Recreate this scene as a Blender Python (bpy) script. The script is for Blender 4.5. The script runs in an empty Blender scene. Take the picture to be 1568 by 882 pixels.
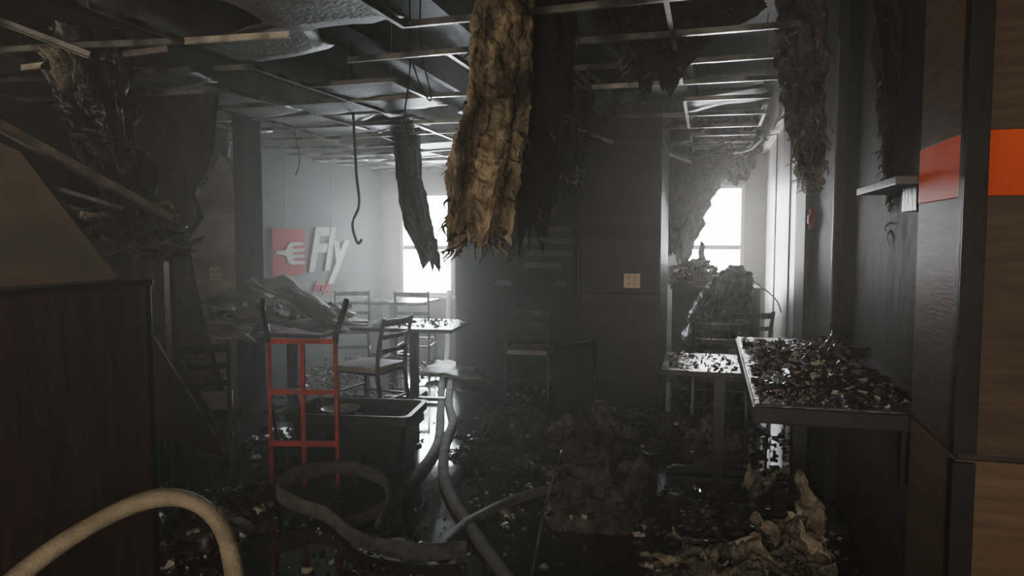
import bpy, math, random
from mathutils import Vector, Matrix, Euler, noise
random.seed(7)
R=random
c15,s15=math.cos(math.radians(15)),math.sin(math.radians(15))
def C(x,y,z=0.0):
    "survey axes (camera bearing) -> building axes"
    return Vector((c15*x-s15*y, s15*x+c15*y, z))
def fr(p,o=4): return noise.fractal(p,1.0,2.0,o)

# ------------------------------------------------------------ materials
def nd(nt,t,**k):
    n=nt.nodes.new(t)
    for a,b in k.items(): setattr(n,a,b)
    return n
def mat(name,c1,c2=None,scale=6,rough=.7,rough2=None,bump=.3,bscale=None,metal=0,stretch=(1,1,1),detail=8,lo=.35,hi=.65,soot=None,sootscale=1.5,spec=.5,bdist=.02,sootcol=(.02,.018,.016)):
    m=bpy.data.materials.new(name); m.use_nodes=True; nt=m.node_tree
    b=nt.nodes['Principled BSDF']; L=nt.links.new
    tc=nd(nt,'ShaderNodeTexCoord'); mp=nd(nt,'ShaderNodeMapping'); mp.inputs['Scale'].default_value=stretch
    L(tc.outputs['Object'],mp.inputs[0])
    n=nd(nt,'ShaderNodeTexNoise'); n.inputs['Scale'].default_value=scale; n.inputs['Detail'].default_value=detail
    L(mp.outputs[0],n.inputs['Vector'])
    mr=nd(nt,'ShaderNodeMapRange'); mr.inputs[1].default_value=lo; mr.inputs[2].default_value=hi
    L(n.outputs[0],mr.inputs[0])
    mx=nd(nt,'ShaderNodeMix',data_type='RGBA'); c2=c2 or tuple(x*.5 for x in c1)
    mx.inputs[6].default_value=(*c1,1); mx.inputs[7].default_value=(*c2,1)
    L(mr.outputs[0],mx.inputs[0]); out=mx.outputs[2]
    if soot is not None:
        n2=nd(nt,'ShaderNodeTexNoise'); n2.inputs['Scale'].default_value=sootscale; n2.inputs['Detail'].default_value=6
        L(mp.outputs[0],n2.inputs['Vector'])
        r2=nd(nt,'ShaderNodeMapRange'); r2.inputs[1].default_value=.4; r2.inputs[2].default_value=.62
        r2.inputs[4].default_value=soot
        L(n2.outputs[0],r2.inputs[0])
        m2=nd(nt,'ShaderNodeMix',data_type='RGBA'); m2.inputs[7].default_value=(*sootcol,1)
        L(r2.outputs[0],m2.inputs[0]); L(out,m2.inputs[6]); out=m2.outputs[2]
    L(out,b.inputs['Base Color'])
    b.inputs['Metallic'].default_value=metal
    b.inputs['Specular IOR Level'].default_value=spec
    if rough2 is None: b.inputs['Roughness'].default_value=rough
    else:
        r3=nd(nt,'ShaderNodeMapRange'); r3.inputs[1].default_value=lo; r3.inputs[2].default_value=hi
        r3.inputs[3].default_value=rough; r3.inputs[4].default_value=rough2
        L(n.outputs[0],r3.inputs[0]); L(r3.outputs[0],b.inputs['Roughness'])
    if bump:
        n3=nd(nt,'ShaderNodeTexNoise'); n3.inputs['Scale'].default_value=bscale or scale*3; n3.inputs['Detail'].default_value=8
        L(mp.outputs[0],n3.inputs['Vector'])
        bp=nd(nt,'ShaderNodeBump'); bp.inputs['Strength'].default_value=bump; bp.inputs['Distance'].default_value=bdist
        L(n3.outputs[0],bp.inputs['Height']); L(bp.outputs[0],b.inputs['Normal'])
    return m
M={}
M['floor']=mat('wet_sooty_floor',(.008,.007,.006),(.022,.019,.016),scale=1.1,rough=.02,rough2=.14,bump=.12,bscale=5,bdist=.005,lo=.4,hi=.75,spec=.7)
M['deck']=mat('charred_deck',(.008,.007,.006),(.022,.020,.018),scale=3,rough=.6,bump=.5,spec=.3)
M['wallfar']=mat('smoke_stained_paint',(.20,.21,.21),(.09,.09,.09),scale=1.3,rough=.6,bump=.1,soot=.75)
M['wallgrey']=mat('grey_panel',(.024,.027,.028),(.014,.0155,.016),scale=1.2,rough=.8,bump=.08,soot=.4,sootscale=.8,spec=.08)
M['wallpale']=mat('pale_wall',(.34,.32,.28),(.15,.135,.11),scale=2,rough=.45,bump=.2,soot=.75,stretch=(1,1,.4))
M['walldark']=mat('burnt_wall',(.018,.015,.012),(.042,.036,.029),scale=2.2,rough=.65,bump=.3,spec=.2)
M['purple']=mat('blistered_purple_paint',(.055,.025,.028),(.090,.050,.052),scale=7,rough=.5,bump=.7,bscale=30,spec=.35)
M['partition']=mat('dark_partition',(.012,.012,.011),(.028,.026,.023),scale=1.4,rough=.6,bump=.15,spec=.25)
M['column']=mat('column_laminate',(.036,.031,.025),(.016,.014,.0115),scale=2,rough=.5,bump=.1,stretch=(.3,1,4),spec=.35)
M['tan']=mat('tan_board',(.070,.048,.028),(.038,.026,.016),scale=2.2,rough=.75,bump=.2,soot=.7,stretch=(1,1,2.5),spec=.12)
M['tanwall']=mat('tan_wallboard',(.72,.57,.38),(.54,.42,.27),scale=2.2,rough=.6,bump=.15,soot=.3,stretch=(1,1,3))
M['wood']=mat('brown_wood_laminate',(.125,.086,.057),(.078,.054,.036),scale=3,rough=.5,bump=.08,stretch=(1.2,1.2,14),spec=.3)
M['woodlight']=mat('oak_laminate',(.20,.135,.085),(.13,.088,.056),scale=3,rough=.5,bump=.06,stretch=(1,1,12),spec=.3)
M['boothwood']=mat('mahogany_panel',(.115,.062,.044),(.070,.038,.028),scale=3,rough=.6,bump=.1,stretch=(9,9,.8),spec=.25)
M['orange']=mat('orange_stripe',(.85,.115,.02),(.70,.085,.015),scale=4,rough=.5,bump=.05,spec=.3)
M['trim']=mat('dark_metal_trim',(.012,.012,.012),(.022,.022,.021),scale=8,rough=.45,bump=.1,spec=.3)
M['white']=mat('window_frame_paint',(.50,.51,.52),(.30,.30,.30),scale=3,rough=.4,bump=.1)
M['shelfgrey']=mat('sooty_shelf',(.11,.12,.12),(.05,.05,.05),scale=6,rough=.4,bump=.1)
M['cream']=mat('cream_outlet',(.95,.80,.50),(.80,.65,.38),scale=8,rough=.35,bump=.05)
M['slot']=mat('outlet_slot',(.05,.04,.03),rough=.5)
M['red']=mat('red_paint',(.75,.060,.025),(.42,.03,.015),scale=9,rough=.4,bump=.1)
M['logored']=mat('logo_red',(.19,.006,.010),(.14,.005,.009),scale=4,rough=.85,bump=.05,spec=.03)
M['logowhite']=mat('logo_white',(.24,.235,.22),(.15,.145,.14),scale=4,rough=.8,bump=.05,spec=.05)
M['black']=mat('black_metal',(.009,.009,.009),(.018,.018,.018),scale=10,rough=.35,bump=.15)
M['plastic']=mat('black_plastic',(.006,.006,.007),(.013,.013,.014),scale=5,rough=.35,bump=.15,spec=.4)
M['melt']=mat('melted_black_plastic',(.005,.005,.005),(.014,.014,.014),scale=9,rough=.15,rough2=.4,bump=.6,bscale=18,spec=.4)
M['rubber']=mat('rubber',(.015,.015,.015),rough=.7)
M['seat']=mat('seat_vinyl',(.42,.33,.22),(.18,.145,.10),scale=7,rough=.45,bump=.2)
M['top']=mat('wet_table_top',(.020,.020,.020),(.08,.08,.08),scale=9,rough=.08,rough2=.35,bump=.3,bscale=22)
M['grid']=mat('sooty_t_bar',(.27,.26,.24),(.035,.035,.034),scale=4,rough=.32,bump=.15,metal=.4,lo=.4,hi=.58)
M['gridw']=mat('white_t_bar',(.62,.57,.47),(.24,.21,.17),scale=9,rough=.5,bump=.2)
M['tile']=mat('sooty_ceiling_tile',(.095,.088,.078),(.020,.0185,.016),scale=2.5,rough=.45,bump=.3,bscale=40)
M['gyp']=mat('broken_gypsum',(.54,.50,.42),(.26,.235,.195),scale=3.5,rough=.55,bump=.4,soot=.7,sootscale=3)
M['ins']=mat('fiberglass_batt',(.54,.44,.29),(.25,.195,.125),scale=14,rough=.95,bump=1,bscale=48,stretch=(1,1,.45),bdist=.03,soot=.92,sootscale=7,spec=.05,sootcol=(.050,.041,.031),detail=15)
M['insg']=mat('grey_fiberglass',(.16,.138,.11),(.033,.029,.024),scale=10,rough=.95,bump=1,bscale=38,bdist=.04,spec=.1)
M['insl']=mat('pale_fiberglass',(.32,.285,.225),(.10,.088,.07),scale=12,rough=.95,bump=1,bscale=38,bdist=.04,spec=.1)
M['inst']=mat('cream_fiberglass',(.66,.58,.44),(.30,.255,.18),scale=9,rough=.9,bump=1,bscale=30,bdist=.04,spec=.2,soot=.5,sootscale=9)
M['insd']=mat('charred_fiberglass',(.012,.010,.008),(.038,.031,.024),scale=8,rough=.8,bump=1,bscale=30,bdist=.04,spec=.25,stretch=(1,1,.5))
M['hose']=mat('fire_hose_canvas',(.20,.182,.15),(.10,.092,.076),scale=14,rough=.75,bump=.5,bscale=90,spec=.25)
M['hosed']=mat('sooty_hose_canvas',(.15,.137,.115),(.06,.055,.047),scale=14,rough=.6,bump=.5,bscale=90,spec=.3)
M['hoset']=mat('tan_hose_canvas',(.50,.43,.31),(.34,.285,.20),scale=14,rough=.6,bump=.4,bscale=90)
M['ash']=mat('ash',(.014,.012,.010),(.062,.054,.044),scale=11,rough=.12,rough2=.45,bump=.8,bscale=30)
M['chipl']=mat('pale_chip',(.62,.55,.44),(.36,.31,.25),scale=12,rough=.5,bump=.3)
M['chipt']=mat('tan_chip',(.28,.225,.15),(.10,.08,.055),scale=12,rough=.6,bump=.3)
M['chipd']=mat('dark_chip',(.013,.013,.012),(.04,.036,.032),scale=12,rough=.18,bump=.4)
def emis(name,col,st):
    m=bpy.data.materials.new(name); m.use_nodes=True; nt=m.node_tree; b=nt.nodes['Principled BSDF']
    n=nd(nt,'ShaderNodeTexNoise'); n.inputs['Scale'].default_value=.6
    mx=nd(nt,'ShaderNodeMix',data_type='RGBA'); mx.inputs[6].default_value=(*col,1); mx.inputs[7].default_value=(*[c*.8 for c in col],1)
    nt.links.new(n.outputs[0],mx.inputs[0]); nt.links.new(mx.outputs[2],b.inputs['Emission Color']); b.inputs['Emission Strength'].default_value=st
    b.inputs['Base Color'].default_value=(.8,.8,.8,1); return m
M['backdrop_glow']=emis('glowing_backdrop',(.97,.98,1),18)  # emission makes the view through the windows white; not a lit surface

# ------------------------------------------------------------ mesh builder
class MB:
    def __init__(s): s.v=[];s.f=[];s.m=[];s.sm=[];s.mats=[]
    def mi(s,k):
        m=M[k]
        if m not in s.mats: s.mats.append(m)
        return s.mats.index(m)
    def add(s,vs,fs,k,smooth=False):
        o=len(s.v); s.v+= [Vector(v) for v in vs]; i=s.mi(k)
        for f in fs: s.f.append([a+o for a in f]); s.m.append(i); s.sm.append(smooth)
    def box(s,lo,hi,k,rot=None):
        x0,y0,z0=lo;x1,y1,z1=hi
        vs=[Vector(p) for p in [(x0,y0,z0),(x1,y0,z0),(x1,y1,z0),(x0,y1,z0),(x0,y0,z1),(x1,y0,z1),(x1,y1,z1),(x0,y1,z1)]]
        if rot is not None:
            c=(vs[0]+vs[6])/2; vs=[c+rot@(v-c) for v in vs]
        s.add(vs,[(0,3,2,1),(4,5,6,7),(0,1,5,4),(1,2,6,5),(2,3,7,6),(3,0,4,7)],k)
    def beam(s,p,q,w,h,k):
        p=Vector(p);q=Vector(q);d=(q-p).normalized()
        up=Vector((0,0,1)) if abs(d.z)<.95 else Vector((0,1,0))
        a=d.cross(up).normalized()*w/2; b=a.cross(d).normalized()*h/2
        vs=[p-a-b,p+a-b,p+a+b,p-a+b,q-a-b,q+a-b,q+a+b,q-a+b]
        s.add(vs,[(0,3,2,1),(4,5,6,7),(0,1,5,4),(1,2,6,5),(2,3,7,6),(3,0,4,7)],k)
    def tube(s,pts,r,k,seg=10,flat=1.0,sub=6,taper=None,wob=0):
        P=[Vector(p) for p in pts]; Q=[]
        if len(P)>2 and sub>1:
            for i in range(len(P)-1):
                p0=P[max(i-1,0)];p1=P[i];p2=P[i+1];p3=P[min(i+2,len(P)-1)]
                for j in range(sub):
                    t=j/sub
                    Q.append(.5*((2*p1)+(p2-p0)*t+(2*p0-5*p1+4*p2-p3)*t*t+(3*p1-p0-3*p2+p3)*t**3))
            Q.append(P[-1])
        else: Q=P
        vs=[];n=len(Q)
        for i,c in enumerate(Q):
            d=(Q[min(i+1,n-1)]-Q[max(i-1,0)]).normalized()
            up=Vector((0,0,1)) if abs(d.z)<.97 else Vector((0,1,0))
            a=d.cross(up).normalized(); b=a.cross(d).normalized()
            rr=r*(1 if taper is None else 1+(taper-1)*i/(n-1))
            if wob: rr*=1+wob*noise.noise(c*7)
            for j in range(seg):
                t=2*math.pi*j/seg
                vs.append(c+a*math.cos(t)*rr+b*math.sin(t)*rr*flat)
        fs=[]
        for i in range(n-1):
            for j in range(seg):
                fs.append((i*seg+j,i*seg+(j+1)%seg,(i+1)*seg+(j+1)%seg,(i+1)*seg+j))
        fs.append(tuple(range(seg))[::-1]); fs.append(tuple((n-1)*seg+j for j in range(seg)))
        s.add(vs,fs,k,True)
    def prism(s,pts,d,k):
        "pts: 3D polygon, d: extrusion vector"
        P=[Vector(p) for p in pts];d=Vector(d);n=len(P)
        s.add(P+[p+d for p in P],[tuple(range(n))[::-1],tuple(range(n,2*n))]+[(i,(i+1)%n,(i+1)%n+n,i+n) for i in range(n)],k)
    def sheet(s,p00,p10,p11,p01,k,n=16,amp=.03,freq=3,thick=.012,sag=0,jag=0,seed=0,smooth=True):
        p00,p10,p11,p01=map(Vector,(p00,p10,p11,p01))
        nrm=(p10-p00).cross(p01-p00).normalized(); vs=[]
        sd=Vector((seed*3.1,seed*1.7,seed*2.3)); cen=(p00+p10+p11+p01)/4
        for side in (0,1):
            for i in range(n+1):
                for j in range(n+1):
                    u,v=i/n,j/n
                    p=p00*(1-u)*(1-v)+p10*u*(1-v)+p11*u*v+p01*(1-u)*v
                    e=max(abs(u-.5),abs(v-.5))*2
                    if jag: p=p+(p-cen)*jag*noise.noise(p*6+sd)*e*e
                    q=p+nrm*(amp*fr(p*freq+sd))+Vector((0,0,-sag*(1-(2*u-1)**2)*(1-(2*v-1)**2)))
                    vs.append(q+nrm*thick*side)
        N=n+1;o=N*N;fs=[]
        for i in range(n):
            for j in range(n):
                a=i*N+j; fs.append((a,a+1,a+N+1,a+N)); fs.append((a+o,a+N+o,a+N+1+o,a+1+o))
        for i in range(n):
            for a,b in ((i,i+1),(n*N+i+1,n*N+i),((i+1)*N,i*N),(i*N+n,(i+1)*N+n)):
                fs.append((a,a+o,b+o,b))
        s.add(vs,fs,k,smooth)
    def crumple(s,c,sx,sy,k,amp=.12,freq=3.5,n=34,seed=0,tilt=(0,0,0),zmin=None):
        c=Vector(c);rm=Euler(tilt).to_matrix();sd=Vector((seed*5.3,seed*2.9,seed*7.1));vs=[]
        for i in range(n+1):
            for j in range(n+1):
                u,v=i/n*2-1,j/n*2-1
                rr=1+.35*noise.noise(Vector((u*1.5,v*1.5,seed)))
                p=Vector((u*sx*rr/2,v*sy*rr/2,0))
                d=noise.turbulence_vector(p*freq+sd,4,False)
                q=c+rm@(p+d*amp)
                q.z+= amp*.8*(abs(noise.noise(p*freq*1.7+sd)))
                if zmin is not None and q.z<zmin: q.z=zmin+.004+ .02*abs(noise.noise(q*9))
                vs.append(q)
        N=n+1
        s.add(vs,[(i*N+j,(i+1)*N+j,(i+1)*N+j+1,i*N+j+1) for i in range(n) for j in range(n)],k,True)
    def chip(s,p,sz,k,flat=.75):
        n=R.choice((4,5,6));a0=R.random()*6.28
        if sz>.04: flat=.3
        rm=Euler((R.gauss(0,.3),R.gauss(0,.3),0)).to_matrix();vs=[]
        st=R.uniform(.8,1.8)
        for side in (-1,1):
            for i in range(n):
                a=a0+i*2*math.pi/n+R.uniform(-.3,.3);r=sz*R.uniform(.4,1)
                vs.append(Vector(p)+rm@Vector((r*math.cos(a)*st,r*math.sin(a),side*sz*flat*R.uniform(.2,.9))))
        s.add(vs,[tuple(range(n))[::-1],tuple(range(n,2*n))]+[(i,(i+1)%n,(i+1)%n+n,i+n) for i in range(n)],k)
    def done(s,name,bevel=0,parent=None,loc=None,rz=0,weld=False):
        me=bpy.data.meshes.new(name)
        xs=[v.x for v in s.v];ys=[v.y for v in s.v];zs=[v.z for v in s.v]
        if loc is None:
            cen=Vector(((min(xs)+max(xs))/2,(min(ys)+max(ys))/2,min(zs)))
            me.from_pydata([v-cen for v in s.v],[],s.f)
        else:
            cen=Vector(loc); me.from_pydata(s.v,[],s.f)
        for m in s.mats: me.materials.append(m)
        me.polygons.foreach_set('material_index',s.m); me.polygons.foreach_set('use_smooth',s.sm)
        me.update()
        o=bpy.data.objects.new(name,me); o.location=cen; o.rotation_euler=(0,0,rz)
        bpy.context.collection.objects.link(o)
        if bevel:
            b=o.modifiers.new('bevel','BEVEL'); b.width=bevel; b.segments=2; b.limit_method='ANGLE'
        if parent: o.parent=parent
        return o

def curtain(name,path,k,seed=0,nseg=84,nlen=120,amp=.05,ragged=.25,yaw=0,tuft=30,k2=None,extra=None,fine=1.0,zf=9,lump=.28):
    "hanging insulation batt: path=[(point,halfwidth,halfthick)...] from top to bottom"
    mb=MB();vs=[];sd=Vector((seed*4.1,seed*2.3,seed*1.9));K=len(path)-1
    ax=Vector((math.cos(yaw),math.sin(yaw),0)); ay=Vector((-math.sin(yaw),math.cos(yaw),0))
    for i in range(nlen+1):
        t=i/nlen; x=t*K; a=min(int(x),K-1); f=x-a; f=f*f*(3-2*f) if K>1 else f
        c=Vector(path[a][0]).lerp(Vector(path[a+1][0]),x-a)
        hw=path[a][1]*(1-f)+path[a+1][1]*f; ht=path[a][2]*(1-f)+path[a+1][2]*f
        for j in range(nseg):
            an=2*math.pi*j/nseg; ca,sa=math.cos(an),math.sin(an)
            dx=math.copysign(abs(ca)**.7,ca);dy=math.copysign(abs(sa)**.7,sa)
            q=Vector((ca*2.2,sa*2.2,c.z*2.0))+sd
            n1=fr(q,5)
            q2=Vector((ca*hw*26,sa*ht*26,c.z*zf))+sd
            n2=fr(q2,4)*fine
            rg=max(0,(t-.55)/.45)
            dz=-ragged*rg*rg*(noise.noise(Vector((ca*3,sa*3,seed*1.3)))+.6*noise.noise(Vector((ca*9,sa*9,seed*.7))))
            k1=1+lump*n1
            p=c+ax*(dx*(hw*k1+amp*.5*n2))+ay*(dy*(ht*k1+amp*.8*n2+amp*n1))
            p.z+=dz+amp*.2*n2
            vs.append(p)
    fs=[]
    for i in range(nlen):
        for j in range(nseg):
            fs.append((i*nseg+j,(i+1)*nseg+j,(i+1)*nseg+(j+1)%nseg,i*nseg+(j+1)%nseg))
    vs.append(Vector(path[-1][0])+Vector((0,0,-ragged*.1))); e=len(vs)-1
    for j in range(nseg): fs.append((nlen*nseg+j,e,nlen*nseg+(j+1)%nseg))
    vs.append(Vector(path[0][0])); e=len(vs)-1
    for j in range(nseg): fs.append((j,(j+1)%nseg,e))
    mb.add(vs,fs,k,True)
    for q in range(tuft):
        i=nlen if R.random()<.5 else R.randrange(int(nlen*.3),nlen); j=R.randrange(nseg)
        p=vs[i*nseg+j]; l=R.uniform(.02,.09)
        o=(p-Vector(path[-1][0])); o.z=0
        o=o.normalized()*.03 if o.length>0 else Vector((.02,0,0))
        mb.tube([p-o*.5,p+o*R.random()+Vector((R.gauss(0,.01),R.gauss(0,.01),-l*.5)),p+o*R.random()+Vector((R.gauss(0,.02),R.gauss(0,.02),-l))],R.uniform(.004,.013),k2 or k,seg=5,sub=4,taper=.15,wob=.8)
    if extra: extra(mb)
    return mb.done(name)

def heap(name,cx,cy,rx,ry,h,k,z0=0.0,seed=0,n=60,crumples=4,ck=None,chips=90,ckinds=('chipl','chipt','chipd','chipd','chipd'),csz=(.008,.03),rug=1.0):
    mb=MB();sd=Vector((seed*3.7,seed*1.3,0));vs=[]
    for i in range(n+1):
        for j in range(n*2):
            r=i/n;a=math.pi*j/n
            e=1+.35*noise.noise(Vector((math.cos(a)*1.6,math.sin(a)*1.6,seed)))+.1*noise.noise(Vector((math.cos(a)*6,math.sin(a)*6,seed)))
            x=cx+rx*e*r*math.cos(a);y=cy+ry*e*r*math.sin(a)
            p=Vector((x,y,0))
            rg=1-abs(fr(p*5+sd,5))
            z=h*(1-r**1.6)*(.25+.75*rg**2)+rug*.05*(1-r)*abs(fr(p*14+sd,4))
            vs.append(Vector((x,y,z0+max(z,.0)+.003)))
    m=2*n
    mb.add(vs,[(i*m+j,(i+1)*m+j,(i+1)*m+(j+1)%m,i*m+(j+1)%m) for i in range(n) for j in range(m)],k,True)
    for q in range(crumples):
        a=R.random()*6.28;r=R.random()**.5*.6
        mb.crumple((cx+rx*r*math.cos(a),cy+ry*r*math.sin(a),z0+h*(1-r)*.75),R.uniform(.5,.9)*rx,R.uniform(.5,.9)*ry,(ck or k) if q%3<2 else k,amp=h*.45+.03,freq=5,seed=seed+q*3+1,tilt=(R.gauss(0,.35),R.gauss(0,.35),R.random()*3),zmin=z0)
    for q in range(chips):
        a=R.random()*6.28;r=R.random()**.5*.95
        mb.chip((cx+rx*r*math.cos(a),cy+ry*r*math.sin(a),z0+h*(1-r**1.6)*R.uniform(.45,.95)+.01),R.uniform(*csz),R.choice(ckinds))
    return mb.done(name)

# ------------------------------------------------------------ room shell
XL,XR,YF,YB,ZD=-5.1,.75,10.9,-3.0,3.35
def shell(name,boxes,k):
    mb=MB()
    for lo,hi in boxes: mb.box(lo,hi,k)
    return mb.done(name)
shell('floor',[((-5.3,-3.2,-.15),(2.6,11.1,0))],'floor')
shell('ceiling',[((-5.3,-3.2,ZD),(2.6,11.1,ZD+.12))],'deck')
W1=(-4.76,-3.86,.64,2.26); W2=(-.36,.47,.66,2.30)
shell('wall_north',[((XL-.15,YF,0),(W1[0],YF+.14,ZD)),((W1[0],YF,0),(W1[1],YF+.14,W1[2])),((W1[0],YF,W1[3]),(W1[1],YF+.14,ZD)),
  ((W1[1],YF,0),(W2[0],YF+.14,ZD)),((W2[0],YF,0),(W2[1],YF+.14,W2[2])),((W2[0],YF,W2[3]),(W2[1],YF+.14,ZD)),((W2[1],YF,0),(XR+.15,YF+.14,ZD))],'wallfar')
W3=(-1.9,2.1,1.0,2.45)  # unseen opening, added to let side fill into the room
mb=MB(); mb.box((XL-.15,5.7,0),(XL,YF,ZD),'wallgrey')
mb.box((XL-.15,W3[1],0),(XL,5.7,ZD),'walldark'); mb.box((XL-.15,YB,0),(XL,W3[0],ZD),'walldark')
mb.box((XL-.15,W3[0],0),(XL,W3[1],W3[2]),'walldark'); mb.box((XL-.15,W3[0],W3[3]),(XL,W3[1],ZD),'walldark')
for y in (7.0,8.15,9.3): mb.box((XL-.001,y-.006,0),(XL+.004,y+.006,2.6),'walldark')
mb.done('wall_west')
mb=MB()
for y in (W3[0],(W3[0]+W3[1])/2-.03,W3[1]-.06): mb.box((XL-.12,y,W3[2]),(XL+.02,y+.06,W3[3]),'white')
mb.box((XL-.12,W3[0],W3[2]),(XL+.02,W3[1],W3[2]+.05),'white'); mb.box((XL-.12,W3[0],W3[3]-.05),(XL+.02,W3[1],W3[3]),'white'); mb.done('window_3')  # frame for the added side-fill opening
mb=MB(); mb.box((XR,6.15,0),(XR+.15,YF,ZD),'wallpale'); mb.box((XR,2.73,0),(XR+.15,6.15,1.0),'purple'); mb.box((XR,2.73,1.0),(XR+.15,6.15,ZD),'walldark')
mb.done('wall_east')
shell('wall_south',[((XL-.15,YB-.15,0),(2.6,YB,ZD))],'walldark')
shell('wall_entry_side',[((2.4,YB,0),(2.55,2.25,ZD))],'walldark')
for idx,(a,b,z0,z1) in enumerate((W1,W2)):
    mb=MB(); y0,y1=YF-.02,YF+.10; w=.05
    mb.box((a,y0,z0),(a+w,y1,z1),'white');mb.box((b-w,y0,z0),(b,y1,z1),'white')
    mb.box((a+w,y0,z0),(b-w,y1,z0+w),'white');mb.box((a+w,y0,z1-w),(b-w,y1,z1),'white')
    zm=1.40 if idx==0 else 1.42
    mb.box((a+w,y0+.03,zm-.03),(b-w,y1-.02,zm+.03),'trim')
    mb.box((a-.04,y0-.08,z0-.04),(b+.04,y0,z0),'white')
    mb.done('window_%d'%(idx+1),.004)
mb=MB(); mb.box((-9,13.4,-.2),(5,13.5,6),'backdrop_glow'); mb.done('glowing_backdrop_outside')  # self-glowing panel added behind the north windows
mb=MB(); mb.box((-2.70,7.66,0),(-1.11,7.80,2.75),'partition')
for x in (-2.2,-1.65): mb.box((x-.004,7.655,0),(x+.004,7.66,2.7),'walldark')
mb.done('wall_partition')
mb=MB(); mb.box((-1.11,6.42,0),(-.415,7.80,1.075),'column'); mb.box((-1.11,6.42,1.085),(-.415,7.80,2.42),'column'); mb.box((-1.1,6.43,1.07),(-.425,7.79,1.09),'walldark')
mb.box((-1.1,6.43,2.42),(-.425,7.79,2.43),'walldark'); mb.box((-1.11,6.42,2.43),(-.415,7.80,2.72),'column')
mb.box((-1.125,6.405,0),(-1.095,6.435,2.72),'trim');mb.box((-.43,6.405,0),(-.40,6.435,2.72),'trim')
mb.done('support_column',.003)
mb=MB()
for z,x0,x1 in ((1.66,-1.80,-1.42),(1.53,-1.95,-1.36),(1.40,-1.93,-1.38),(1.27,-1.95,-1.50),(1.08,-2.25,-2.05),(1.08,-1.6,-1.45)):
    mb.prism([(x0,7.655,z-.032),(x1,7.655,z-.036),(x1-.03,7.655,z+.022),(x0+.04,7.655,z+.03)],(0,-.006,0),'shelfgrey')
mb.done('striped_wall_mural')
mb=MB(); mb.prism([(-5.1,5.70,0),(-4.05,5.70,0),(-4.05,5.70,2.0),(-4.12,5.70,2.2),(-4.2,5.7,2.28),(-4.3,5.70,2.15),(-4.42,5.70,1.95),(-4.6,5.7,1.9),(-5.1,5.70,2.6)],(0,.12,0),'tanwall')
mb.box((-4.05,5.66,0),(-3.90,5.86,2.62),'trim'); mb.done('wall_stub')
def outlet(name,x,y,z,w=.12,h=.125,n=2):
    mb=MB(); mb.box((x-w/2,y-.008,z-h/2),(x+w/2,y,z+h/2),'cream')
    for q in range(n):
        cx=x+(q-(n-1)/2)*.05
        for dz in (-.028,.028):
            mb.box((cx-.017,y-.011,z+dz-.018),(cx+.017,y-.008,z+dz+.018),'cream')
            for dx in (-.007,.007): mb.box((cx+dx-.002,y-.0125,z+dz-.006),(cx+dx+.002,y-.011,z+dz+.008),'slot')
            mb.box((cx-.003,y-.0125,z+dz-.014),(cx+.003,y-.011,z+dz-.009),'slot')
    mb.done(name,.002)
outlet('wall_outlet',-.644,6.42,1.19,w=.14); outlet('wall_outlet',-4.28,5.70,1.235,w=.12)
mb=MB(); mb.box((-2.50,-1.0,0),(-2.37,2.69,1.36),'boothwood'); mb.box((-2.52,-1.0,1.36),(-2.355,2.71,1.385),'trim'); mb.box((-2.505,2.66,0),(-2.36,2.70,1.36),'trim')
mb.done('wall_half_partition',.004)
mb=MB()
x0,y0,y1=.67,2.25,2.73
mb.box((x0,y0,0),(2.4,y1,.955),'woodlight'); mb.box((x0+.006,y0+.006,.955),(2.39,y1-.006,.97),'slot')
mb.box((x0,y0,.97),(2.4,y1,1.68),'wood'); mb.box((x0-.002,y0-.002,1.68),(2.4,y1,1.855),'orange'); mb.box((x0,y0,1.855),(2.4,y1,ZD),'wood')
mb.box((x0-.012,y0-.014,.975),(x0+.045,y0,ZD),'trim'); mb.box((x0-.012,y0,.975),(x0,y0+.035,ZD),'trim')
mb.box((x0-.012,y0-.014,0),(x0+.045,y0,.950),'trim'); mb.box((x0-.012,y0,0),(x0,y0+.035,.95),'trim')
mb.done('clad_wall_column',.002)
mb=MB(); mb.box((.60,2.74,1.745),(.749,3.42,1.775),'shelfgrey'); mb.box((.68,2.80,1.66),(.749,3.0,1.745),'black'); mb.done('wall_shelf',.003)
mb=MB(); mb.box((.69,4.64,0),(.75,6.15,ZD-.01),'walldark'); mb.box((.69,4.63,.98),(.700,4.64,2.7),'shelfgrey'); mb.box((.64,5.5,0),(.75,6.1,2.9),'partition'); mb.done('trim_1')
mb=MB(); mb.beam((.71,6.2,2.83),(.71,10.9,2.76),.08,.06,'gridw'); mb.box((.735,7.6,0),(.75,7.62,2.8),'trim'); mb.box((.735,9.2,0),(.75,9.22,2.8),'trim'); mb.done('trim_2')
mb=MB(); mb.box((.65,5.32,1.62),(.69,5.40,1.76),'logored'); mb.box((.64,5.34,1.66),(.65,5.38,1.72),'orange'); mb.done('fire_alarm_box',.006)
mb=MB()
for a in ((-.75,-.68),(.68,.75)): mb.box((a[0],YB+.005,0),(a[1],YB+.06,2.3),'white')
mb.box((-.75,YB+.005,2.23),(.75,YB+.06,2.3),'white'); mb.done('rear_fill_frame')  # unseen frame added around the fill lamp behind the camera

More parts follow.
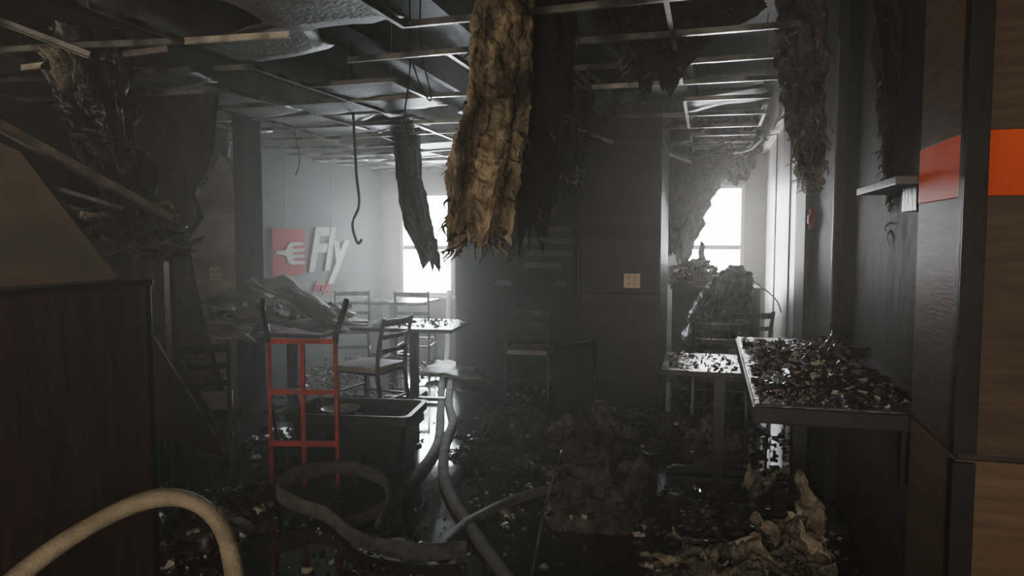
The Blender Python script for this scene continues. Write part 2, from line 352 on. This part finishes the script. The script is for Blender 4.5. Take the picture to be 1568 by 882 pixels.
# ------------------------------------------------------------ logo sign
root=bpy.data.objects.new('restaurant_logo_sign',None); root.location=(XL,8.8,1.4); bpy.context.collection.objects.link(root)
bpy.context.view_layer.update()
def pl(o):
    o.parent=root; o.matrix_parent_inverse=root.matrix_world.inverted()
mb=MB(); mb.box((XL+.005,7.80,1.09),(XL+.03,8.55,1.67),'logored'); pl(mb.done('red_plaque',.002))
mb=MB(); X=XL+.03
pts=[(7.86,1.36),(8.0,1.35),(8.08,1.33),(8.13,1.25),(8.2,1.22),(8.5,1.22),(8.52,1.24),(8.5,1.26),(8.24,1.27),(8.24,1.3),(8.5,1.3),(8.52,1.32),(8.5,1.34),(8.24,1.345),(8.24,1.375),(8.5,1.38),(8.52,1.40),(8.5,1.42),(8.24,1.42),(8.24,1.455),(8.5,1.46),(8.52,1.48),(8.5,1.5),(8.2,1.5),(8.13,1.47),(8.08,1.41),(8.0,1.40),(7.86,1.40)]
mb.prism([(X,a,b) for a,b in pts],(.012,0,0),'logowhite'); pl(mb.done('fork_emblem'))
def text(name,body,y,z,h,w,k,shear=.25,bold=.03,ex=.03):
    cu=bpy.data.curves.new(name,'FONT'); cu.body=body; cu.size=1; cu.shear=shear; cu.extrude=ex; cu.offset=bold
    o=bpy.data.objects.new(name,cu); bpy.context.collection.objects.link(o); bpy.context.view_layer.update()
    me=bpy.data.meshes.new_from_object(o.evaluated_get(bpy.context.evaluated_depsgraph_get())); bpy.data.objects.remove(o)
    xs=[v.co.x for v in me.vertices];ys=[v.co.y for v in me.vertices]
    sx=w/(max(xs)-min(xs));sy=h/(max(ys)-min(ys))
    for v in me.vertices:
        a,b,c=v.co; v.co=Vector((XL+.015+c*.8,y+(a-min(xs))*sx,z+(b-min(ys))*sy))
    me.materials.clear(); me.materials.append(M[k])
    o=bpy.data.objects.new(name,me); bpy.context.collection.objects.link(o); pl(o)
text('script_lettering','Fly',8.64,.92,.78,1.15,'logowhite',.3,.03,.015)
text('subtitle_lettering','ing',8.75,.78,.2,.5,'logored',.3,.02,.01)

# ------------------------------------------------------------ ceiling grid
mb=MB(); ZG=2.6
def tbar(mb,p,q,k='grid'):
    p=Vector(p);q=Vector(q)
    mb.beam(p,q,.024,.004,k); mb.beam(p+Vector((0,0,.016)),q+Vector((0,0,.016)),.004,.030,k)
def off(x,y): return .06*noise.noise(Vector((x*.5,y*.5,3.3)))-.02
y=2.70; rows=[]
while y<10.8: rows.append(y); y+=.61
for y in rows:
    xs=[-5.08+i*.61 for i in range(10)]
    if y<2.8: xs=[x for x in xs if x<.66]
    for a,b in zip(xs[:-1],xs[1:]):
        b=min(b,.72)
        if b<=a: continue
        if -2.7<(a+b)/2<-.4 and 7.5<y<8.1: continue
        if R.random()<.10: continue
        dz=-.22 if R.random()<.05 else 0
        tbar(mb,(a,y,ZG+off(a,y)),(b,y,ZG+off(b,y)+dz),'gridw' if R.random()<.07 else 'grid')
for i in range(0,10):
    x=-5.08+i*.61
    for a,b in zip(rows[:-1],rows[1:]):
        if i%2==1 and R.random()<.55: continue
        if R.random()<.12: continue
        if -1.15<x<-.4 and 6.2<(a+b)/2<8: continue
        tbar(mb,(x,a,ZG+off(x,a)),(x,b,ZG+off(x,b)))
for i in range(10):
    for y in rows[::3]:
        x=-5.08+i*.61; mb.tube([(x,y,ZG),(x+.01,y,ZD)],.0025,'grid',seg=4,sub=1)
def P(x,y,z): return C(x,y,z)
tbar(mb,P(-2.75,4.2,2.50),P(-1.95,4.25,2.62),'gridw'); tbar(mb,P(-1.5,3.4,2.66),P(-.9,3.2,2.73),'gridw')
tbar(mb,P(.45,5.2,2.6),P(.95,6.6,2.45)); tbar(mb,P(.5,5.0,2.66),P(1.1,6.4,2.58))
mb.done('ceiling_grid')
mb=MB()
a,b=P(-2.7,3.2,2.30),P(-1.93,4.2,1.64)
mb.beam(a,b,.045,.008,'grid'); mb.beam(a+Vector((0,0,.03)),b+Vector((0,0,.03)),.008,.05,'chipt')
mb.beam(P(-2.75,3.5,1.98),P(-2.05,3.9,1.72),.02,.02,'grid')
mb.tube([P(-2.7,3.2,2.33),P(-2.7,3.2,3.3)],.005,'grid',seg=5,sub=1)
mb.done('fallen_metal_rail')
mb=MB()
for y in rows[:-1]:
    for i in range(9):
        x=-5.08+i*.61
        pr=.40 if x<-1.2 else .18
        if y>8: pr=.45
        if -2.8<x<-.4 and 6.2<y<8.2: continue
        if x>-1.0 and y<5: pr=.05
        if R.random()<pr and x+.6<.72:
            z=ZG+.02+off(x,y); d=R.gauss(0,.04)
            mb.sheet((x+.02,y+.02,z),(x+.59,y+.02,z+.01+max(0,d)),(x+.59,y+.59,z+.01+abs(d)),(x+.02,y+.59,z),'tile',n=7,amp=.012,thick=.015,jag=.3,seed=i+y)
mb.done('ceiling_tiles')
mb=MB()
for x in [-5+i*.8 for i in range(8)]:
    if x<.7: mb.box((x-.03,YB+.05,ZD-.25),(x+.03,10.85,ZD-.005),'deck')
mb.done('roof_joists')
mb=MB()
mb.tube([(-3.4,3.5,3.0),(-3.3,6,2.98),(-3.2,8.5,2.95),(-3.1,10,2.95)],.14,'tile',seg=16); mb.done('ceiling_duct')
mb=MB(); mb.box((-1.15,3.9,2.76),(-.55,6.2,3.0),'deck'); mb.done('air_plenum',.01)
mb=MB(); mb.box((-4.6,4.5,2.8),(-4.0,8.5,3.05),'tile'); mb.done('air_plenum',.01)

# ------------------------------------------------------------ hanging insulation
curtain('hanging_insulation',[(P(-.00,3.35,3.2),.13,.09),(P(-.03,3.45,2.7),.135,.09),(P(-.065,3.5,2.2),.15,.10),(P(-.125,3.5,1.88),.165,.10),(P(-.16,3.5,1.60),.14,.06)],'ins',seed=1,amp=.04,ragged=.14,yaw=.26,tuft=110,k2='insg',nseg=180,nlen=300,zf=20,lump=.15)
curtain('hanging_insulation',[(P(.185,3.75,3.2),.11,.08),(P(.185,3.75,2.6),.12,.08),(P(.165,3.75,2.1),.11,.08),(P(.09,3.75,1.70),.07,.04)],'insd',seed=2,amp=.04,ragged=.3,tuft=40,k2='insg')
curtain('hanging_insulation',[(P(.36,5.3,3.2),.2,.08),(P(.37,5.3,2.5),.2,.08),(P(.35,5.3,2.02),.14,.06)],'insd',seed=3,amp=.06,ragged=.3,tuft=80,k2='insl')
curtain('hanging_insulation',[(P(.9,4.2,3.25),.44,.15),(P(.92,4.2,2.8),.42,.14),(P(.8,4.2,2.55),.16,.08)],'insd',seed=5,amp=.09,ragged=.25,tuft=40,k2='insg')
curtain('hanging_insulation',[(P(1.45,3.9,3.2),.10,.09),(P(1.50,3.9,2.6),.11,.08),(P(1.53,3.9,2.2),.09,.07),(P(1.56,3.9,1.95),.05,.03)],'insg',seed=6,amp=.08,ragged=.2,tuft=160,k2='insl')
curtain('hanging_insulation',[(P(1.60,3.1,3.2),.11,.05),(P(1.62,3.15,2.5),.10,.05),(P(1.65,3.15,2.05),.08,.04),(P(1.64,3.15,1.82),.04,.02)],'insd',seed=7,amp=.06,ragged=.2,tuft=60,k2='insg')
curtain('hanging_insulation',[(P(-1.14,8.0,2.75),.13,.05),(P(-1.10,8.0,2.2),.14,.05),(P(-1.02,8.0,1.7),.14,.05),(P(-.88,8.0,1.35),.10,.04)],'insd',seed=8,amp=.02,ragged=.25,tuft=16)
curtain('hanging_insulation',[(P(2.25,9.0,2.95),.46,.14),(P(2.15,9.0,2.5),.42,.14),(P(2.05,9.0,1.9),.30,.12),(P(1.98,9.0,1.45),.18,.08)],'insd',seed=9,amp=.1,ragged=.35,tuft=90,k2='insg')
curtain('hanging_insulation',[(P(2.62,8.8,2.95),.34,.12),(P(2.6,8.8,2.6),.30,.12),(P(2.55,8.8,2.3),.2,.08)],'insg',seed=10,amp=.1,ragged=.3,tuft=120,k2='insl')
curtain('melted_plastic_sheet',[(P(-2.45,4.3,2.75),.22,.10),(P(-2.38,4.3,2.4),.20,.10),(P(-2.34,4.3,2.1),.17,.08),(P(-2.2,4.3,1.72),.08,.05)],'melt',seed=11,amp=.09,ragged=.35,tuft=30,zf=5)
curtain('hanging_insulation',[(P(-2.50,4.12,2.6),.10,.06),(P(-2.44,4.12,2.52),.10,.05),(P(-2.42,4.12,2.42),.05,.03)],'insl',seed=12,amp=.05,ragged=.1,tuft=14)
mb=MB()
for q in range(6):
    mb.crumple(P(-2.26,4.32+.05*q,1.70-.05*q),.5,.28,('inst','insd','melt','chipt','insg','insd')[q],amp=.08,freq=5,seed=30+q,tilt=(R.gauss(0,.2),R.gauss(0,.2),.3))
mb.beam(P(-2.6,4.4,1.5),P(-1.98,4.5,1.62),.04,.03,'black'); mb.beam(P(-2.55,4.4,1.5),P(-2.6,4.4,0),.04,.04,'black'); mb.beam(P(-2.1,4.5,1.58),P(-2.1,4.5,0),.04,.04,'black')
mb.done('charred_shelf_debris')
mb=MB(); mb.prism([(x,4.4,z) for x,z in ((-4.0,2.55),(-3.28,2.55),(-3.34,2.15),(-3.40,2.02),(-3.50,1.88),(-3.43,1.7),(-3.56,1.55),(-3.52,1.3),(-3.44,.95),(-3.3,.5),(-3.22,.28),(-3.17,0),(-4.0,0))],(0,.05,0),'insd')
mb.done('charred_drywall_fragment')
curtain('hanging_insulation',[(P(-3.1,7.4,2.75),.28,.08),(P(-3.05,7.4,2.4),.22,.08),(P(-3.0,7.4,2.15),.1,.05)],'insd',seed=14,amp=.06,ragged=.3,tuft=20)
mb=MB()
mb.prism([P(-3.0,3.72,0),P(-1.9,3.60,0),P(-1.9,3.60,1.32),P(-2.38,3.60,1.98),P(-2.75,3.64,2.15),P(-3.0,3.72,2.2)],P(0,.03,0),'tan'); mb.done('leaning_plywood_board')
mb=MB(); mb.prism([P(-2.25,4.5,1.0),P(-2.05,4.5,.82),P(-1.76,4.45,.32),P(-1.72,4.4,.22),P(-1.95,4.4,.30),P(-2.2,4.45,.35)],P(.0,.02,.0),'tan')
mb.tube([P(-2.2,4.5,.96),P(-1.75,4.42,.25)],.008,'chipt',seg=6,sub=1); mb.tube([P(-2.1,4.47,.4),P(-2.1,4.6,0)],.015,'black',seg=6,sub=1); mb.done('broken_drywall_piece')

def cable(name,pts,r=.006,k='rubber'): 
    mb=MB(); mb.tube(pts,r,k,seg=7,sub=8); return mb.done(name)
cable('hanging_cable',[P(-1.35,6.3,3.2),P(-1.34,6.3,2.6),P(-1.32,6.3,2.1),P(-1.30,6.3,1.85),P(-1.36,6.3,1.68),P(-1.32,6.3,1.52),P(-1.28,6.3,1.55)],.012)
cable('hanging_cable',[P(-.68,5,3.2),P(-.68,5,2.7),P(-.72,5,2.35),P(-.66,5,2.2)],.006)
cable('hanging_cable',[P(-.55,4.6,3.2),P(-.56,4.6,2.75),P(-.5,4.6,2.45),P(-.52,4.6,2.42),P(-.6,4.62,2.6),P(-.7,4.7,3.0)],.005)
cable('hanging_cable',[P(-2.05,7.0,2.6),P(-2.0,7.0,2.3),P(-2.04,7.0,2.15)],.005)
mb=MB()
for q in range(16):
    a=P(R.uniform(1.7,2.7),R.uniform(7.5,9.0),R.uniform(2.45,2.9)); b=P(R.uniform(1.7,2.7),R.uniform(7.5,9.0),R.uniform(2.5,2.9)); m=(a+b)/2+Vector((R.gauss(0,.1),0,-R.uniform(0,.25)))
    mb.tube([a,m,b],R.choice((.005,.01,.014)),R.choice(('rubber','grid','insd','insg')),seg=6,sub=6)
for q in range(3):
    x=2.0+q*.22; mb.sheet(P(x,8.2,2.62),P(x+.5,8.3,2.7),P(x+.45,8.9,2.75),P(x,8.9,2.66),'chipt' if q==1 else 'gyp',n=8,amp=.05,seed=q,jag=.3)
mb.done('tangled_wiring')
cable('bent_wire_rod',[P(2.50,7.75,1.14),P(2.68,7.5,.95),P(2.74,7.45,.80)],.008,'grid')

# ------------------------------------------------------------ furniture
def chair(loc,rz,name='dining_chair'):
    mb=MB(); w=.21;d=.21
    for sx in (-1,1):
        mb.beam((sx*w,-d,0),(sx*(w-.01),-d+.01,.44),.028,.028,'black')
        pts=[(sx*w,d+.05,0),(sx*(w-.005),d,.44),(sx*(w-.005),d+.02,.65),(sx*w,d+.08,.90)]
        for a,b in zip(pts[:-1],pts[1:]): mb.beam(a,b,.03,.028,'black')
        mb.beam((sx*w,-d,.2),(sx*w,d+.03,.2),.02,.02,'black')
    mb.beam((-w,-d+.0,.25),(w,-d+.0,.25),.02,.02,'black'); mb.beam((-w,d+.03,.2),(w,d+.03,.2),.02,.02,'black')
    for z,y in ((.86,.285),(.74,.25),(.62,.225)):
        for i in range(6):
            a=-w+2*w*i/6;b=-w+2*w*(i+1)/6
            cv=lambda x:(1-(x/w)**2)*.03
            mb.beam((a,y+cv(a),z),(b,y+cv(b),z),.016,.055 if z>.8 else .04,'black')
    mb.box((-w,-d,.415),(w,d,.44),'black')
    mb.box((-w-.01,-d-.015,.44),(w+.01,d-.005,.485),'seat')
    return mb.done(name,.006,loc=loc,rz=rz)
def cl(x,y): 
    v=C(x,y); return (v.x,v.y,0)
Y15=math.radians(15)
chair(cl(-1.22,6.30),Y15+math.radians(-115))
chair(cl(-1.95,8.9),Y15+math.radians(10))
chair(cl(-1.22,9.35),Y15+math.radians(175))
chair(cl(.18,7.20),Y15+math.radians(170))
chair(cl(1.72,6.05),Y15+math.radians(165))
chair(cl(2.10,6.85),Y15+math.radians(190))
chair(cl(-2.62,5.8),Y15+math.radians(60))
chair(cl(-2.12,4.9),Y15+math.radians(200))
def table(name,loc,rz,w,d,h=.75,top='top'):
    mb=MB(); mb.box((-w/2,-d/2,h-.035),(w/2,d/2,h),top); mb.box((-w/2-.004,-d/2-.004,h-.03),(w/2+.004,d/2+.004,h-.008),'black')
    mb.box((-w*.25,-d*.25,h-.055),(w*.25,d*.25,h-.035),'black')
    mb.beam((0,0,.03),(0,0,h-.05),.075,.075,'black')
    for a in (0,math.pi/2):
        c,s=math.cos(a),math.sin(a); L=.30
        mb.beam((-L*c,-L*s,.03),(L*c,L*s,.03),.06,.035,'black')
        for q in (-1,1): mb.box((q*L*c-.03,q*L*s-.03,0),(q*L*c+.03,q*L*s+.03,.03),'black')
    return mb.done(name,.004,loc=loc,rz=rz)
table('dining_table',cl(-.93,6.95),0.08,.95,.8)
table('dining_table',cl(-1.98,6.58),0.0,.95,.7)
table('dining_table',(.08,4.95,0),0,.72,.72)
table('dining_table',cl(-1.55,9.55),0,1.0,.75)
mb=MB(); mb.box((.17,2.76,.935),(.74,4.60,.97),'top'); mb.box((.16,2.75,.90),(.74,4.61,.960),'trim')
mb.beam((.5,4.3,0),(.5,4.3,.9),.08,.08,'black'); mb.box((.25,4.1,0),(.74,4.5,.02),'black'); mb.box((.66,2.8,.7),(.74,2.86,.9),'black')
mb.done('bar_counter',.004)
mb=MB(); mb.box((-.40,8.5,0),(.55,9.0,.98),'partition'); mb.box((-.42,8.48,.98),(.57,9.02,1.01),'trim'); mb.box((-.35,8.49,.1),(.05,8.5,.9),'walldark'); mb.box((.1,8.49,.1),(.5,8.5,.9),'walldark'); mb.done('service_station',.004)
heap('insulation_debris_pile',-.12,8.75,.36,.22,.30,'insg',z0=1.01,seed=41,ck='insl',crumples=5)
curtain('melted_plastic_heap',[((.27,8.02,1.27),.06,.06),((.24,8.02,1.14),.17,.12),((.17,8.0,.85),.27,.2),((.12,8.0,.4),.34,.24),((.12,8.0,.02),.40,.26)],'melt',seed=42,amp=.10,ragged=.0,tuft=0,zf=5,lump=.35)

# hand truck
mb=MB()
for sx in (-1,1):
    mb.tube([(sx*.205,0,.05),(sx*.205,.0,.94)],.013,'red',seg=8,sub=1)
    mb.tube([(sx*.205,0,.93),(sx*.215,.0,1.0),(sx*.25,.03,1.12),(sx*.26,.06,1.19)],.017,'black',seg=10)
    mb.tube([(sx*.205,0,.62),(sx*.205,.08,.35),(sx*.205,.14,.15)],.011,'black',seg=8)
    n=20;r=.125;cx=sx*.25
    vs=[]
    for side in (-.028,.028):
        for j in range(n): t=2*math.pi*j/n; vs.append((cx+side,.14+r*math.cos(t),r+.003+r*math.sin(t)))
    mb.add(vs,[tuple(range(n))[::-1],tuple(range(n,2*n))]+[(j,(j+1)%n,(j+1)%n+n,j+n) for j in range(n)],'rubber')
mb.tube([(-.27,.14,.128),(.27,.14,.128)],.01,'black',seg=8,sub=1)
for z in (.94,.63,.31): mb.beam((-.215,0,z),(.215,0,z),.024,.03,'red')
mb.beam((0,0,.94),(0,0,.05),.026,.024,'red')
mb.box((-.22,-.2,.004),(.22,.01,.014),'black')
mb.box((-.22,-.005,.0),(.22,.01,.1),'black')
mb.done('hand_truck',loc=cl(-1.27,4.42),rz=Y15-.05)
# tote
mb=MB(); w,d,h=.41,.25,.40
rings=[(w*.84,d*.82,.0),(w*.86,d*.86,.05),(w*.97,d*.97,h-.07),(w*1.0,d*1.0,h-.06),(w*1.05,d*1.07,h-.055),(w*1.05,d*1.07,h),(w*.97,d*.97,h),(w*.94,d*.94,h-.08),(w*.84,d*.82,.02)]
vs=[]
def rr(w,d,z,r=.05,k=5):
    o=[]
    for qx,qy,a0 in ((1,1,0),(-1,1,90),(-1,-1,180),(1,-1,270)):
        for i in range(k):
            a=math.radians(a0+90*i/(k-1)); o.append((qx*(w-r)+r*math.cos(a),qy*(d-r)+r*math.sin(a),z))
    return o
for a,b,z in rings: vs+=rr(a,b,z)
n=20;fs=[(i*n+j,i*n+(j+1)%n,(i+1)*n+(j+1)%n,(i+1)*n+j) for i in range(len(rings)-1) for j in range(n)]
fs.append(tuple(range(n))[::-1]); fs.append(tuple((len(rings)-1)*n+j for j in range(n)))
mb.add(vs,fs,'plastic')
for x in (-.3,-.15,0,.15,.3): mb.beam((x*.92,-d*.885,.05),(x,-d*.985,h-.08),.02,.014,'plastic')
for sx in (-1,1): mb.box((sx*w*1.05-.012,-.08,h-.10),(sx*w*1.05+.012,.08,h-.05),'plastic')
for q in range(4): mb.crumple((-.15+.1*q,0,h-.10),.35,.3,'insd',amp=.05,freq=6,seed=50+q,tilt=(.1,.1,q))
n=28; vs=[]
for r_,z in ((.02,h-.03),(.09,h-.03),(.13,h-.012),(.135,h-.008)):
    for j in range(n): t=2*math.pi*j/n; vs.append((-.12+r_*math.cos(t),-.02+r_*math.sin(t),z))
mb.add(vs,[(i*n+j,i*n+(j+1)%n,(i+1)*n+(j+1)%n,(i+1)*n+j) for i in range(3) for j in range(n)]+[tuple(range(n))],'chipl',True)
mb.done('storage_tote',.004,loc=cl(-1.06,5.02),rz=Y15-.12)

# ------------------------------------------------------------ hoses
def hose(pts,k,r=.035,flat=.55,name='fire_hose'):
    mb=MB(); mb.tube([P(*p) for p in pts],r,k,seg=14,flat=flat,sub=10,wob=.12); return mb.done(name)
z=.024
hose([(-.96,11.15,.70),(-.94,10.9,.74),(-.88,10.2,.42),(-.82,9.2,.08),(-.75,7.8,z),(-.63,6.4,z),(-.56,5.4,z),(-.64,4.6,z),(-.76,4.05,z),(-.90,3.80,.06)],'hose',.036,.6)
hose([(-.68,8.2,z),(-.60,6.9,z),(-.50,6.1,z),(-.50,5.4,z),(-.42,4.54,z),(-.22,3.83,z),(-.07,3.38,z),(.1,2.9,z)],'hose',.036,.6)
z=.055
hose([(-.70,3.75,z),(-.70,4.1,.07),(-.80,4.40,.10),(-1.02,4.40,.17),(-1.24,4.18,.20),(-1.30,4.02,.16),(-1.20,3.98,.10),(-1.00,3.90,.06),(-.84,3.68,z),(-.70,3.55,z),(-.45,3.45,z),(-.22,3.48,z)],'hosed',.018,2.4)
hose([(-.35,3.55,.03),(-.25,3.85,.03),(-.05,4.15,.03),(.15,4.35,.03),(.4,4.5,.03)],'hosed',.038,.6)
hose([(-1.75,1.75,.05),(-1.60,1.95,.38),(-1.42,2.1,.60),(-1.2,2.2,.735),(-1.04,2.24,.76),(-.93,2.26,.68),(-.89,2.28,.52),(-.88,2.3,.25),(-.89,2.35,.04)],'hoset',.030,.95)
cable('bent_wire_rod',[P(.05,2.9,.02),P(.16,3.5,.25),P(.27,3.9,.42)],.006,'grid')

# ------------------------------------------------------------ collapsed ceiling panels over left table
mb=MB()
S=mb.sheet
S(P(-2.75,6.15,.86),P(-1.35,6.1,.78),P(-1.45,6.9,.82),P(-2.5,6.8,1.08),'gyp',n=24,amp=.05,seed=1,jag=.35,thick=.015)
S(P(-2.7,6.2,.98),P(-1.95,6.15,.85),P(-2.0,6.75,.95),P(-2.5,6.7,1.15),'gyp',n=20,amp=.06,seed=2,jag=.4,thick=.015)
S(P(-2.35,6.3,1.20),P(-1.55,6.2,.84),P(-1.5,6.7,.86),P(-2.1,6.8,1.16),'tile',n=20,amp=.05,seed=3,jag=.3,thick=.02)
S(P(-2.2,6.25,1.22),P(-1.75,6.15,.90),P(-1.6,6.5,.93),P(-2.05,6.6,1.20),'gyp',n=14,amp=.03,seed=4,jag=.3)
S(P(-2.0,6.2,1.12),P(-1.62,6.05,.86),P(-1.5,6.3,.88),P(-1.9,6.4,1.12),'tile',n=12,amp=.03,seed=14,jag=.3)
S(P(-2.9,6.0,.78),P(-2.1,5.95,.72),P(-2.2,6.3,.80),P(-2.8,6.3,.84),'gyp',n=14,amp=.04,seed=5,jag=.4)
for q in range(60): mb.chip(P(R.uniform(-2.6,-1.4),R.uniform(6.1,6.7),R.uniform(.86,1.0)),R.uniform(.01,.04),R.choice(('chipl','chipd')))
mb.done('collapsed_gypsum_panels')
mb=MB(); S=mb.sheet
S(P(.36,6.05,.02),P(.66,5.75,.02),P(.70,6.15,.70),P(.42,6.4,.60),'walldark',n=12,amp=.02,seed=6,thick=.02,jag=.08)
mb.tube([P(.36,6.05,.02),P(.42,6.4,.61),P(.70,6.15,.71),P(.66,5.75,.02)],.008,'grid',seg=6,sub=1)
mb.done('leaning_panel')
mb=MB(); mb.sheet(P(-.98,8.0,.06),P(-.30,7.65,.07),P(-.42,8.15,.15),P(-.9,8.5,.13),'gyp',n=14,amp=.03,seed=7,jag=.25,thick=.02)
mb.crumple(P(-.62,8.1,.06),.6,.5,'insd',amp=.05,seed=70,zmin=0); mb.done('fallen_gypsum_panel')

# ------------------------------------------------------------ debris heaps
def hp(name,x,y,rx,ry,h,k,**kw):
    v=C(x,y); return heap(name,v.x,v.y,rx,ry,h,k,**kw)
hp('insulation_debris_pile',.10,5.55,.45,.35,.24,'ash',seed=1,ck='insg',crumples=6)
hp('insulation_debris_pile',.62,5.35,.42,.30,.26,'insg',seed=2,ck='insl',crumples=6)
hp('insulation_debris_pile',-.15,5.2,.35,.25,.10,'ash',seed=3,ck='ash')
hp('insulation_debris_pile',.45,4.0,.30,.24,.32,'insg',seed=4,ck='insg',crumples=9)
hp('insulation_debris_pile',1.3,5.7,.55,.35,.18,'ash',seed=5,ck='insg')
hp('insulation_debris_pile',1.48,5.1,.28,.28,.25,'insg',seed=6,ck='insl')
hp('insulation_debris_pile',1.12,3.85,.56,.40,.10,'ash',seed=8,ck='ash',chips=450,csz=(.006,.026),ckinds=('chipl','chipt','chipd','chipd','chipd'))
hp('insulation_debris_pile',1.0,3.3,.40,.28,.14,'insl',seed=9,ck='inst',crumples=7,chips=160,csz=(.006,.028),ckinds=('chipl','chipt','chipd','chipd'))
hp('insulation_debris_pile',-1.7,4.0,.35,.5,.12,'ash',seed=10,ck='ash')
hp('insulation_debris_pile',-1.6,5.4,.45,.4,.14,'ash',seed=11,ck='ash')
hp('insulation_debris_pile',1.58,4.35,.15,.15,.2,'insl',seed=12,ck='inst')
mb=MB()
for q in range(5):
    mb.crumple(P(1.34+R.gauss(0,.03),3.30+.03*q,.10),.24,.24,'inst' if q%2 else 'insl',amp=.07,freq=7,seed=60+q,tilt=(R.uniform(.2,1.2),R.gauss(0,.3),R.random()*3),zmin=0)
mb.sheet(P(1.22,3.27,.0),P(1.49,3.32,.0),P(1.385,3.40,.42),P(1.345,3.38,.44),'inst',n=36,amp=.07,freq=11,thick=.035,jag=.45,seed=5)
mb.sheet(P(1.20,3.25,.0),P(1.38,3.28,.0),P(1.36,3.36,.26),P(1.30,3.34,.28),'insl',n=30,amp=.06,freq=11,thick=.03,jag=.4,seed=9)
mb.done('torn_insulation_shard')
def scatter(name,n,fn,sz,kinds,w):
    mb=MB()
    for q in range(n):
        p=fn(); mb.chip(p,min(sz[1],sz[0]+R.expovariate(1/((sz[1]-sz[0])*.2))),R.choices(kinds,w)[0])
    mb.done(name)
def fl():
    while True:
        x=R.uniform(-2.4,2.4);y=R.uniform(2.6,9.5); v=C(x,y,.006)
        if v.x<-4.9 or v.x>.7: continue
        if -2.75<v.x<-.38 and 6.4<v.y<7.85 and (v.x>-1.13 or v.y>7.63): continue
        if -1.0<x<-.30 and y>3.6 and R.random()<.85: continue
        if noise.noise(v*1.3)+R.gauss(0,.18)<.02: continue
        return v
scatter('floor_rubble',6500,fl,(.004,.036),('chipl','chipt','chipd','ash'),(.7,.5,4,3))
def ct():
    while True:
        p=Vector((R.uniform(.19,.72),R.uniform(2.8,4.58),.975))
        if noise.noise(p*3.5)+R.gauss(0,.3)>-.05: return p
scatter('countertop_rubble',2400,ct,(.003,.022),('chipl','chipt','chipd','ash'),(1.8,.8,4.5,2.5))
heap('insulation_debris_pile',.5,3.6,.17,.7,.05,'ash',z0=.97,seed=15,ck='ash',crumples=3,chips=400,csz=(.005,.020),ckinds=('chipl','chipl','chipd','chipd'))
scatter('tabletop_rubble',200,lambda: C(-.93+R.uniform(-.36,.36),6.95+R.uniform(-.3,.3),.754),(.005,.03),('chipl','chipd'),(1,2))
scatter('tabletop_rubble',260,lambda:Vector((.08+R.uniform(-.34,.34),4.95+R.uniform(-.34,.34),.754)),(.004,.02),('chipl','chipd'),(1,3))

# ------------------------------------------------------------ light
def area(name,loc,rot,sx,sy,p,col):
    l=bpy.data.lights.new(name,'AREA'); l.shape='RECTANGLE'; l.size=sx; l.size_y=sy; l.energy=p; l.color=col
    o=bpy.data.objects.new(name,l); o.location=loc; o.rotation_euler=rot; bpy.context.collection.objects.link(o); return o
area('daylight_window_1',(-4.3,11.35,1.55),(-math.pi/2,0,0),1.9,2.4,850,(.88,.96,1))
area('daylight_window_2',(.05,11.35,1.55),(-math.pi/2,0,0),1.5,2.4,500,(.97,.98,1))
area('west_fill',(XL-.3,.1,1.75),(0,-math.pi/2,0),1.5,4.0,120,(1,.87,.68))  # added fill lamp, brightens the column side, counter and insulation
area('rear_fill',(0,YB+.08,1.3),(math.pi/2,0,0),1.36,1.9,88,(1,.85,.66))  # added fill lamp behind the camera, brightens the foreground
w=bpy.data.worlds.new('world'); bpy.context.scene.world=w; w.use_nodes=True; nt=w.node_tree
nt.nodes['Background'].inputs[0].default_value=(.7,.8,.9,1); nt.nodes['Background'].inputs[1].default_value=1
vs_=nt.nodes.new('ShaderNodeVolumeScatter'); vs_.inputs['Density'].default_value=.021; vs_.inputs['Color'].default_value=(.95,.92,.85,1); vs_.inputs['Anisotropy'].default_value=.66
nt.links.new(vs_.outputs[0],nt.nodes['World Output'].inputs['Volume'])

cam=bpy.data.cameras.new('camera'); cam.lens=1150/1600*36; cam.sensor_width=36; cam.clip_start=.05
co=bpy.data.objects.new('camera',cam); co.location=(0,0,1.57); co.rotation_euler=(math.radians(90-3.98),0,math.radians(15))
bpy.context.collection.objects.link(co); bpy.context.scene.camera=co
